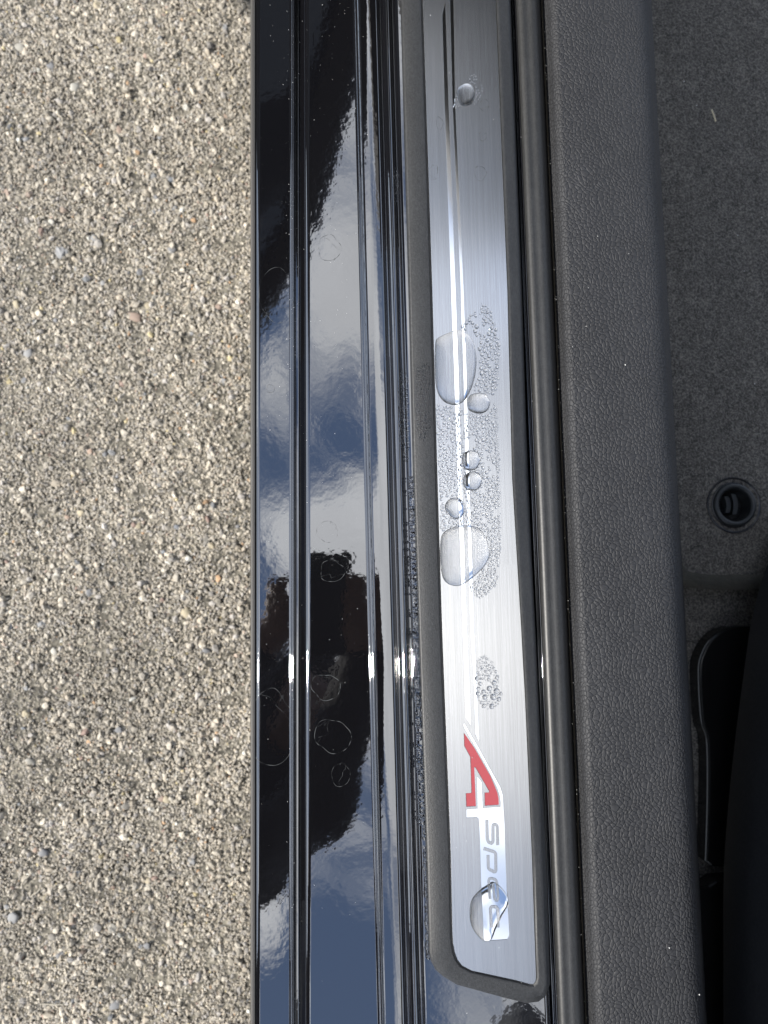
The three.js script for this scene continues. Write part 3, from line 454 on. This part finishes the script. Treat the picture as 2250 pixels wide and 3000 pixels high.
{
  const bead = (() => { const pr = []; for (let i = 0; i <= 5; i++) { const a = i / 5 * 1.35; pr.unshift(new THREE.Vector2(Math.sin(a) / Math.sin(1.35), (Math.cos(a) - Math.cos(1.35)) / Math.sin(1.35))); } pr.unshift(new THREE.Vector2(0.97, -0.12)); pr.unshift(new THREE.Vector2(0, -0.12)); return new THREE.LatheGeometry(pr, 14); })();
  const R1 = [[1415, 889], [1435, 905], [1450, 953], [1462, 1008], [1463, 1056], [1458, 1111], [1450, 1158], [1431, 1150], [1394, 1143], [1387, 1128], [1410, 1103], [1407, 1079], [1407, 1040], [1399, 1002], [1387, 977], [1358, 966], [1350, 958], [1374, 932], [1394, 910]];
  const R2 = [[1279, 1182], [1300, 1195], [1340, 1192], [1365, 1190], [1370, 1215], [1430, 1215], [1452, 1180], [1458, 1250], [1461, 1330], [1462, 1400], [1465, 1500], [1467, 1600], [1464, 1660], [1450, 1715], [1425, 1745], [1400, 1752], [1385, 1735], [1378, 1715], [1400, 1690], [1425, 1650], [1437, 1600], [1425, 1560], [1390, 1538], [1345, 1536], [1310, 1548], [1296, 1560], [1292, 1540], [1290, 1480], [1288, 1400], [1285, 1300]];
  const R3 = [[1400, 1930], [1420, 1918], [1445, 1940], [1458, 1990], [1468, 2030], [1460, 2062], [1440, 2078], [1415, 2074], [1400, 2045], [1395, 1980]];
  const R4 = [[1374, 236], [1384, 222], [1398, 219], [1407, 235], [1413, 258], [1409, 285], [1396, 306], [1387, 304], [1394, 280], [1391, 256]], R5 = [[1328, 313], [1330, 294], [1337, 280], [1343, 300], [1347, 314]];
  const S1 = [[1166, 1140], [1172, 1090], [1186, 1078], [1192, 1100], [1194, 1200], [1198, 1345], [1188, 1352], [1172, 1300]], S2 = [[1152, 560], [1150, 520], [1158, 488], [1168, 500], [1170, 560], [1166, 596], [1158, 590]];
  const T1 = [[1214, 1125], [1222, 1080], [1240, 1066], [1256, 1070], [1262, 1120], [1262, 1200], [1258, 1262], [1242, 1290], [1228, 1285], [1218, 1230], [1213, 1180]];
  const near = drops.map((d) => d[1]); const all = [];
  function fill(poly, seed, tries, lo, hi, pow, where, label, sizeAt) {
    const r = rng(seed), us = poly.map((p) => p[0]), vs = poly.map((p) => p[1]), u0 = Math.min(...us), u1 = Math.max(...us), v0 = Math.min(...vs), v1 = Math.max(...vs), got = [], cell = new Map(), key = (a, b) => Math.floor(a / 16) * 1000 + Math.floor(b / 16);
    for (let pass = 0; pass < 3; pass++) for (let i = 0; i < tries / 3; i++) {
      const u = mix(u0, u1, r()) , v = mix(v0, v1, r()); if (!inside(poly, u + 5 * (r() - 0.5), v + 7 * (r() - 0.5))) continue; if (where === 'plate' && fbm(u * 0.045, v * 0.03, 2) < 0.30 + 0.14 * r()) continue; if (where === 'plate' && near.some((d) => inside(d, u, v))) continue;
      let rad = pass === 0 ? mix((lo + hi) / 2, hi, r()) : pass === 1 ? mix(lo * 1.4, (lo + hi) / 2, r()) : mix(lo, lo * 1.6, r()); rad *= sizeAt ? sizeAt(u, v) : 1; if (pass === 0 && r() < 0.35) continue;
      let ok = true; for (let a = -1; a <= 1 && ok; a++) for (let b = -1; b <= 1 && ok; b++) for (const o of cell.get(key(u + a * 16, v + b * 16)) || []) if (Math.hypot(o[0] - u, o[1] - v) < (o[2] + rad) * 1.02) { ok = false; break; }
      if (!ok) continue; const o = [u, v, rad]; got.push(o); const k = key(u, v); if (!cell.has(k)) cell.set(k, []); cell.get(k).push(o);
    }
    got.forEach((o) => all.push({ u: o[0], v: o[1], r: o[2], where, label }));
  }
  fill(R1, 1, 9000, 1.82, 6.50, 1, 'plate', ['small water bead in the field right beside the wide flat drop', 'beads beside the wide flat drop'], (u, v) => 0.55 + 0.45 * smooth(890, 960, v) * (1 - 0.5 * smooth(1440, 1463, u)));
  fill(R2, 2, 26000, 1.9, 5.6, 1, 'plate', ['small water bead in the field between the two largest drops', 'beads between the two largest drops'], (u, v) => 0.72 + 0.28 * (1 - smooth(1440, 1465, u)));
  fill(R3, 3, 3000, 1.82, 10.00, 1, 'plate', ['small water bead in the little patch above the red letter', 'beads above the red letter'], (u, v) => 0.3 + 0.7 * smooth(1930, 2030, v));
  fill(R4, 4, 900, 1.96, 3.75, 1, 'plate', ['bright tiny water bead in the fringe of the lone drop', 'beads fringing the lone drop']); fill(R5, 5, 300, 1.96, 3.75, 1, 'plate', ['bright tiny water bead in the fringe of the lone drop', 'beads fringing the lone drop']);
  fill(S1, 6, 5000, 1.68, 4.25, 1, 'sill', ['tiny water bead on the rounded black rib beside the frame', 'beads on the black rib']); fill(S2, 7, 900, 1.40, 3.00, 1, 'sill', ['tiny water bead on the rounded black rib beside the frame', 'beads on the black rib']);
  fill(T1, 8, 2600, 1.4, 6.5, 1, 'frame', ['dark water bead on the satin black plate frame', 'beads on the plate frame'], (u) => 0.35 + 0.65 * smooth(1218, 1236, u));
  all.sort((a, b) => b.r - a.r);
  const r = rng(99), place = (b) => { let h = HP; if (b.where === 'frame') h = 0.0085; let p = P(b.u, b.v, h); if (b.where === 'sill') { p = P(b.u, b.v, 0.003); h = sillH(p.x, p.z); } const s = b.r / F * (CAM_H - h); return [p.x, h, p.z, s]; };
  all.slice(0, 300).forEach((b) => { const [x, y, z, s] = place(b), o = top('water_bead', bead, M.water, b.label[0], 'water bead', b.label[1]); o.position.set(x, y, z); o.scale.set(s * (0.92 + 0.16 * r()), s * (b.where === 'frame' ? 0.35 : 0.55 + 0.25 * r()), s * (0.85 + 0.35 * r())); o.rotation.y = r() * 6; });
  const rest = all.slice(300), im = new THREE.InstancedMesh(bead, M.water, rest.length); im.name = 'condensation_beads'; im.userData = { kind: 'stuff', label: 'spread of the tiniest water beads on the kick plate', category: 'water beads' };
  const m4 = new THREE.Matrix4(), q = new THREE.Quaternion(); rest.forEach((b, i) => { const [x, y, z, s] = place(b); m4.compose(new THREE.Vector3(x, y, z), q, new THREE.Vector3(s, s * (b.where === 'frame' ? 0.35 : 0.66), s)); im.setMatrixAt(i, m4); }); scene.add(im);
  console.log('beads', all.length);
}
{ // water caught along the outer edge of the plate frame: short ragged beads end to end
  const r = rng(52); let v = 1395; const eu = (vv) => { for (let i = 1; i < outerL.length; i++) if (vv <= outerL[i][1]) return mix(outerL[i - 1][0], outerL[i][0], (vv - outerL[i - 1][1]) / (outerL[i][1] - outerL[i - 1][1])); return 1258; };
  while (v < 2800) {
    const wet = v < 2400 ? 1 : 0.45, len = (8 + 34 * r() * r()) * (0.6 + 0.4 * wet), w = (10 + 11 * r()) * wet + 2, n = 18, out = [];
    for (let i = 0; i < n; i++) { const a = i / n * Math.PI * 2, k = 0.72 + 0.5 * r(), vv = v + len / 2 + Math.cos(a) * len / 2 * (0.9 + 0.2 * r()), uu = eu(vv) - 1.5 - w * 0.5 + Math.sin(a) * w * 0.62 * k; out.push(P(uu, vv, 0.0042)); }
    const cpts = new THREE.CatmullRomCurve3(out, true).getPoints(47), m = 48; cpts.length = m; const c = new THREE.Vector3(); cpts.forEach((p) => c.addScaledVector(p, 1 / m));
    const H = 0.0012 + 0.0018 * r() * wet, pos = [0, H, 0], idx = [], rings = 6; for (let j = 1; j <= rings; j++) { const t = Math.sin(j / rings * Math.PI / 2); cpts.forEach((p) => pos.push((p.x - c.x) * t, H * Math.sqrt(Math.max(0, 1 - t * t)) * (0.75 + 0.5 * vnoise(p.x * 900 + j, p.z * 900)) - (j === rings ? 0.0003 : 0), (p.z - c.z) * t)); }
    for (let i = 0; i < m; i++) { const j = (i + 1) % m; idx.push(0, 1 + j, 1 + i); for (let q = 0; q < rings - 1; q++) { const a = 1 + q * m + i, b = 1 + q * m + j; idx.push(a, b, a + m, b, b + m, a + m); } }
    let g = geoFrom(pos, idx); if (g.attributes.normal.getY(0) < 0) { const ix = g.index.array; for (let i = 0; i < ix.length; i += 3) { const t = ix[i]; ix[i] = ix[i + 1]; ix[i + 1] = t; } g.computeVertexNormals(); }
    const o = top('edge_water', g, M.water, 'ragged bead of water caught along the outer edge of the plate frame', 'water bead', 'water along the frame edge'); o.position.set(c.x, 0.004, c.z);
    v += len * (0.75 + (r() < 0.25 ? 0.9 * r() : 0));
  }
}
{ // dried water rings on the paint and the plate: thin irregular outlines
  const marks = [[973, 1672, 34, 31, 's'], [955, 2012, 41, 38, 's'], [975, 2156, 50, 50, 's'], [997, 2270, 28, 33, 's'], [960, 1560, 33, 30, 's'], [965, 725, 32, 36, 's'], [792, 1138, 11, 12, 's'], [800, 2130, 62, 110, 's'], [812, 870, 55, 78, 's'],
    [1419, 310, 14, 17, 'p'], [1414, 398, 11, 14, 'p'], [1407, 506, 18, 20, 'p'], [1272, 505, 10, 22, 'p'], [1288, 360, 10, 18, 'p']];
  const r = rng(31);
  for (const [u, v, a, b, where] of marks) {
    const pos = [], idx = [], ph = r() * 9, w = where === 's' ? 0.5 : 0.7;
    const put = (uu, vv) => { let p = P(uu, vv, where === 's' ? 0.0015 : HP); const h = where === 's' ? Math.max(sillH(p.x, p.z), -0.002) + 0.00012 : HP + 0.00006; p = P(uu, vv, h); pos.push(p.x, h, p.z); };
    const ribbon = (pts, wide) => { const o = pos.length / 3, n = pts.length; pts.forEach(([x, y], i) => { const [x0, y0] = pts[Math.max(0, i - 1)], [x1, y1] = pts[Math.min(n - 1, i + 1)], l = Math.hypot(x1 - x0, y1 - y0) || 1, k = Math.max(0.04, wide * (2.4 * vnoise(i * 0.31 + ph * 7, o * 0.01 + ph) - 0.75)); put(x - (y1 - y0) / l * k, y + (x1 - x0) / l * k); put(x + (y1 - y0) / l * k, y - (x1 - x0) / l * k); }); for (let i = 0; i < n - 1; i++) { const q = o + i * 2; idx.push(q, q + 1, q + 2, q + 1, q + 3, q + 2); } };
    const rim = (t) => { const k = 0.86 + 0.30 * vnoise(Math.cos(t) * 1.4 + ph, Math.sin(t) * 1.4 + ph); return [u + Math.cos(t) * a * k, v + Math.sin(t) * b * k]; };
    ribbon(Array.from({ length: 91 }, (_, i) => rim(i / 90 * Math.PI * 2)), w);
    for (let q = 0; q < (a > 25 ? 2 : 1); q++) { const A = rim(r() * 6.3), B = rim(r() * 6.3); ribbon(Array.from({ length: 26 }, (_, i) => { const t = i / 25, m = Math.sin(t * Math.PI) * 0.25 * a; return [mix(A[0], B[0], t) + m * (vnoise(t * 6 + ph, q + 3) - 0.5) * 2, mix(A[1], B[1], t) + m * (vnoise(t * 6 + ph, q + 9) - 0.5) * 2]; }), w * 0.5); }
    mesh('water_mark', geoFrom(pos, idx), M.stain, where === 's' ? sill : scuff);
  }
  // dust and grit
  const n = 720, g = mergeVertices(new THREE.IcosahedronGeometry(1, 0).deleteAttribute('uv').deleteAttribute('normal')), im = new THREE.InstancedMesh(g, M.dust, n); im.name = 'dust_specks'; im.userData = { kind: 'stuff', label: 'pale dust specks scattered on the sill', category: 'dust' };
  const m4 = new THREE.Matrix4(), q = new THREE.Quaternion();
  for (let i = 0; i < n; i++) { let u, v = r() * 3000; const k = r(); if (k < 0.34) { u = 760 + r() * 320; if (v > 2300 && r() < 0.7) v = r() * 1000; } else if (k < 0.55) { u = 838 + r() * 40; v = r() < 0.6 ? r() * 1100 : r() * 3000; } else if (k < 0.7) u = mix(1507, 1632, v / 3000) + (r() - 0.5) * 14; else if (k < 0.85) u = mix(1592, 1717, v / 3000) + (r() - 0.5) * 8; else u = 1240 + r() * 230 + v * 0.03;
    let p = P(u, v, 0.003), h = k >= 0.85 ? HP : k >= 0.7 ? 0.0045 : sillH(p.x, p.z); if (h < -0.5) h = 0; p = P(u, v, h); const s = 0.00006 + 0.00018 * Math.pow(r(), 3); m4.compose(new THREE.Vector3(p.x, h + s * 0.5, p.z), q, new THREE.Vector3(s, s * 0.6, s)); im.setMatrixAt(i, m4); }
  scene.add(im);
}

// the photographer, mirrored in the paint ----------------------------
function surfaceNets(sdf, lo, hi, cell) {
  const nx = Math.ceil((hi[0] - lo[0]) / cell) + 1, ny = Math.ceil((hi[1] - lo[1]) / cell) + 1, nz = Math.ceil((hi[2] - lo[2]) / cell) + 1, f = new Float32Array(nx * ny * nz), id = (i, j, k) => (k * ny + j) * nx + i;
  for (let k = 0; k < nz; k++) for (let j = 0; j < ny; j++) for (let i = 0; i < nx; i++) f[id(i, j, k)] = sdf(lo[0] + i * cell, lo[1] + j * cell, lo[2] + k * cell);
  const vid = new Int32Array(nx * ny * nz).fill(-1), pos = [], idx = [];
  for (let k = 0; k < nz - 1; k++) for (let j = 0; j < ny - 1; j++) for (let i = 0; i < nx - 1; i++) {
    let sx = 0, sy = 0, sz = 0, c = 0; const e = (a, b, d, a2, b2, d2) => { const p = f[id(i + a, j + b, k + d)], q = f[id(i + a2, j + b2, k + d2)]; if ((p < 0) !== (q < 0)) { const t = p / (p - q); sx += a + (a2 - a) * t; sy += b + (b2 - b) * t; sz += d + (d2 - d) * t; c++; } };
    for (const [x, y] of [[0, 0], [0, 1], [1, 0], [1, 1]]) { e(0, x, y, 1, x, y); e(x, 0, y, x, 1, y); e(x, y, 0, x, y, 1); }
    if (c) { vid[id(i, j, k)] = pos.length / 3; pos.push(lo[0] + (i + sx / c) * cell, lo[1] + (j + sy / c) * cell, lo[2] + (k + sz / c) * cell); }
  }
  const qd = (a, b, c, d, flip) => { if (a < 0 || b < 0 || c < 0 || d < 0) return; if (flip) idx.push(a, c, b, a, d, c); else idx.push(a, b, c, a, c, d); };
  for (let k = 1; k < nz - 1; k++) for (let j = 1; j < ny - 1; j++) for (let i = 1; i < nx - 1; i++) {
    const p = f[id(i, j, k)] < 0;
    if (p !== f[id(i + 1, j, k)] < 0) qd(vid[id(i, j - 1, k - 1)], vid[id(i, j, k - 1)], vid[id(i, j, k)], vid[id(i, j - 1, k)], !p);
    if (p !== f[id(i, j + 1, k)] < 0) qd(vid[id(i - 1, j, k - 1)], vid[id(i - 1, j, k)], vid[id(i, j, k)], vid[id(i, j, k - 1)], !p);
    if (p !== f[id(i, j, k + 1)] < 0) qd(vid[id(i - 1, j - 1, k)], vid[id(i, j - 1, k)], vid[id(i, j, k)], vid[id(i - 1, j, k)], !p);
  }
  return geoFrom(pos, idx);
}
function caps(list, blend) { // list of [a, b, ra, rb]
  return (x, y, z) => { let s = 0; for (const [a, b, ra, rb] of list) { const dx = b[0] - a[0], dy = b[1] - a[1], dz = b[2] - a[2], t = clamp(((x - a[0]) * dx + (y - a[1]) * dy + (z - a[2]) * dz) / (dx * dx + dy * dy + dz * dz + 1e-9)), d = Math.hypot(x - a[0] - dx * t, y - a[1] - dy * t, z - a[2] - dz * t) - mix(ra, rb, t); s += Math.exp(-Math.max(-40, Math.min(60, d / blend))); } return -blend * Math.log(s + 1e-30); };
}
{
  const person = tag(group('person', scene), 'person in dark clothes leaning over the sill holding a phone in both hands', 'person');
  const hipC = [-0.52, 0.5, 0.70], hipR = [-0.44, 0.49, 0.76], hipL = [-0.60, 0.49, 0.65], chest = [-0.30, 0.86, 0.50], neck = [-0.20, 0.98, 0.41], shR = [-0.13, 0.93, 0.52], shL = [-0.41, 0.92, 0.35], elR = [-0.005, 0.69, 0.36], elL = [-0.26, 0.68, 0.22], wrR = [0.068, 0.585, 0.125], wrL = [-0.095, 0.575, 0.115];
  const jacket = surfaceNets(caps([[hipC, chest, 0.15, 0.165], [chest, neck, 0.14, 0.075], [shL, shR, 0.085, 0.085], [shR, elR, 0.066, 0.053], [elR, wrR, 0.052, 0.037], [shL, elL, 0.066, 0.053], [elL, wrL, 0.052, 0.037], [hipL, hipR, 0.13, 0.13]], 0.014), [-0.82, 0.3, 0.02], [0.2, 1.1, 1.0], 0.014);
  const knR = [-0.48, 0.06, 0.80], knL = [-0.68, 0.06, 0.66], anR = [-0.52, -0.28, 0.90], anL = [-0.74, -0.28, 0.74];
  const trousers = surfaceNets(caps([[hipR, knR, 0.10, 0.068], [knR, anR, 0.066, 0.05], [hipL, knL, 0.10, 0.068], [knL, anL, 0.066, 0.05], [hipL, hipR, 0.12, 0.12]], 0.012), [-0.92, -0.4, 0.48], [-0.28, 0.68, 1.05], 0.014);
  // head looks down at the phone: its long axis leans towards the car
  const hc = [-0.055, 1.03, 0.295], ax = new THREE.Vector3(0.32, 0.40, -0.34).normalize(), fw = new THREE.Vector3(0.28, -0.86, -0.36); fw.addScaledVector(ax, -fw.dot(ax)).normalize(); const sd = new THREE.Vector3().crossVectors(ax, fw);
  const hp = (a, f, s) => [hc[0] + ax.x * a + fw.x * f + sd.x * s, hc[1] + ax.y * a + fw.y * f + sd.y * s, hc[2] + ax.z * a + fw.z * f + sd.z * s];
  const headList = [[hp(0.035, -0.012, 0), hp(0.02, 0.01, 0), 0.083, 0.078], [hp(-0.04, 0.03, 0), hp(-0.075, 0.045, 0), 0.06, 0.036], [hp(0.005, 0.086, 0), hp(-0.028, 0.104, 0), 0.008, 0.013], [hp(-0.055, 0.084, -0.016), hp(-0.055, 0.084, 0.016), 0.009, 0.009], [hp(0.015, -0.005, 0.082), hp(-0.03, 0.0, 0.08), 0.016, 0.010], [hp(0.015, -0.005, -0.082), hp(-0.03, 0.0, -0.08), 0.016, 0.010], [hp(0.03, 0.074, -0.035), hp(0.03, 0.074, 0.035), 0.012, 0.012], [hp(-0.06, -0.02, 0), neck, 0.055, 0.06]];
  const handBones = (wr, s) => { const L = [[wr, [s * 0.058, 0.566, 0.085], 0.028, 0.024], [[s * 0.058, 0.566, 0.085], [s * 0.054, 0.563, 0.045], 0.022, 0.019]]; for (let i = 0; i < 4; i++) { const z = 0.088 - i * 0.021, l = [0.8, 0.95, 1, 0.9][i]; L.push([[s * 0.062, 0.568, z], [s * 0.058, 0.5535, z - 0.006], 0.010, 0.009], [[s * 0.058, 0.5535, z - 0.006], [s * (0.058 - 0.014 * l), 0.5475, z - 0.01], 0.009, 0.0075]); } L.push([[s * 0.056, 0.575, 0.10], [s * 0.046, 0.581, 0.07], 0.012, 0.010], [[s * 0.046, 0.581, 0.07], [s * 0.024, 0.581, 0.052], 0.010, 0.008]); return L; };
  const head = surfaceNets(caps(headList, 0.008), [hc[0] - 0.24, hc[1] - 0.17, hc[2] - 0.17], [hc[0] + 0.16, hc[1] + 0.17, hc[2] + 0.17], 0.006);
  const hR = surfaceNets(caps(handBones(wrR, 1), 0.003), [-0.01, 0.52, 0], [0.13, 0.64, 0.2], 0.003), hL = surfaceNets(caps(handBones(wrL, -1), 0.003), [-0.15, 0.52, 0], [0.01, 0.64, 0.2], 0.003);
  mesh('body', mergeGeometries([head, hR, hL]), M.skin, person);
  mesh('hair', surfaceNets((x, y, z) => { const d = caps([[hp(0.045, -0.018, 0), hp(0.0, -0.03, 0), 0.09, 0.084]], 0.01)(x, y, z); const f = (x - hc[0]) * fw.x + (y - hc[1]) * fw.y + (z - hc[2]) * fw.z, a = (x - hc[0]) * ax.x + (y - hc[1]) * ax.y + (z - hc[2]) * ax.z; return Math.max(d, f - 0.045 - 0.3 * a); }, [hc[0] - 0.2, hc[1] - 0.2, hc[2] - 0.2], [hc[0] + 0.2, hc[1] + 0.2, hc[2] + 0.2], 0.008), M.hair, person);
  mesh('eyes', mergeGeometries([-1, 1].map((s) => { const p = hp(0.005, 0.078, s * 0.031), g = new THREE.SphereGeometry(0.0105, 12, 8); g.translate(...p); return g; })), std(lin(0.4, 0.38, 0.36), 0.2), person);
  const hood = caps([[hp(0.05, -0.02, 0), hp(-0.06, -0.02, 0), 0.118, 0.112], [hp(-0.06, -0.03, 0), neck, 0.105, 0.11]], 0.012);
  mesh('hood', surfaceNets((x, y, z) => { const f = (x - hc[0]) * fw.x + (y - hc[1]) * fw.y + (z - hc[2]) * fw.z; return Math.max(hood(x, y, z), f - 0.062); }, [hc[0] - 0.36, hc[1] - 0.26, hc[2] - 0.24], [hc[0] + 0.22, hc[1] + 0.22, hc[2] + 0.26], 0.011), M.jacket, person);
  mesh('jacket', jacket, M.jacket, person); mesh('trousers', trousers, M.trousers, person);
  for (const an of [anR, anL]) mesh('shoe', surfaceNets(caps([[[an[0] - 0.02, -0.318, an[2] + 0.04], [an[0] + 0.09, -0.322, an[2] - 0.15], 0.036, 0.030], [[an[0], -0.29, an[2]], [an[0], -0.24, an[2]], 0.045, 0.05]], 0.012), [an[0] - 0.14, -0.36, an[2] - 0.24], [an[0] + 0.2, -0.16, an[2] + 0.14], 0.01), M.shoe, person);
  const ph = tag(group('phone', scene), 'black phone held flat in both hands above the sill', 'phone');
  const body = new RoundedBoxGeometry(0.074, 0.008, 0.148, 4, 0.0038); const pb = mesh('case', body, M.blackGloss, ph);
  const lens = new THREE.CylinderGeometry(0.006, 0.006, 0.0016, 24, 1, true), lm = mesh('lens_ring', lens, M.clipDark, ph); lm.position.set(-0.018, -0.0046, -0.05);
  ph.position.set(0.012, CAM_H + 0.030, 0.05);
}

renderer.render(scene, camera);
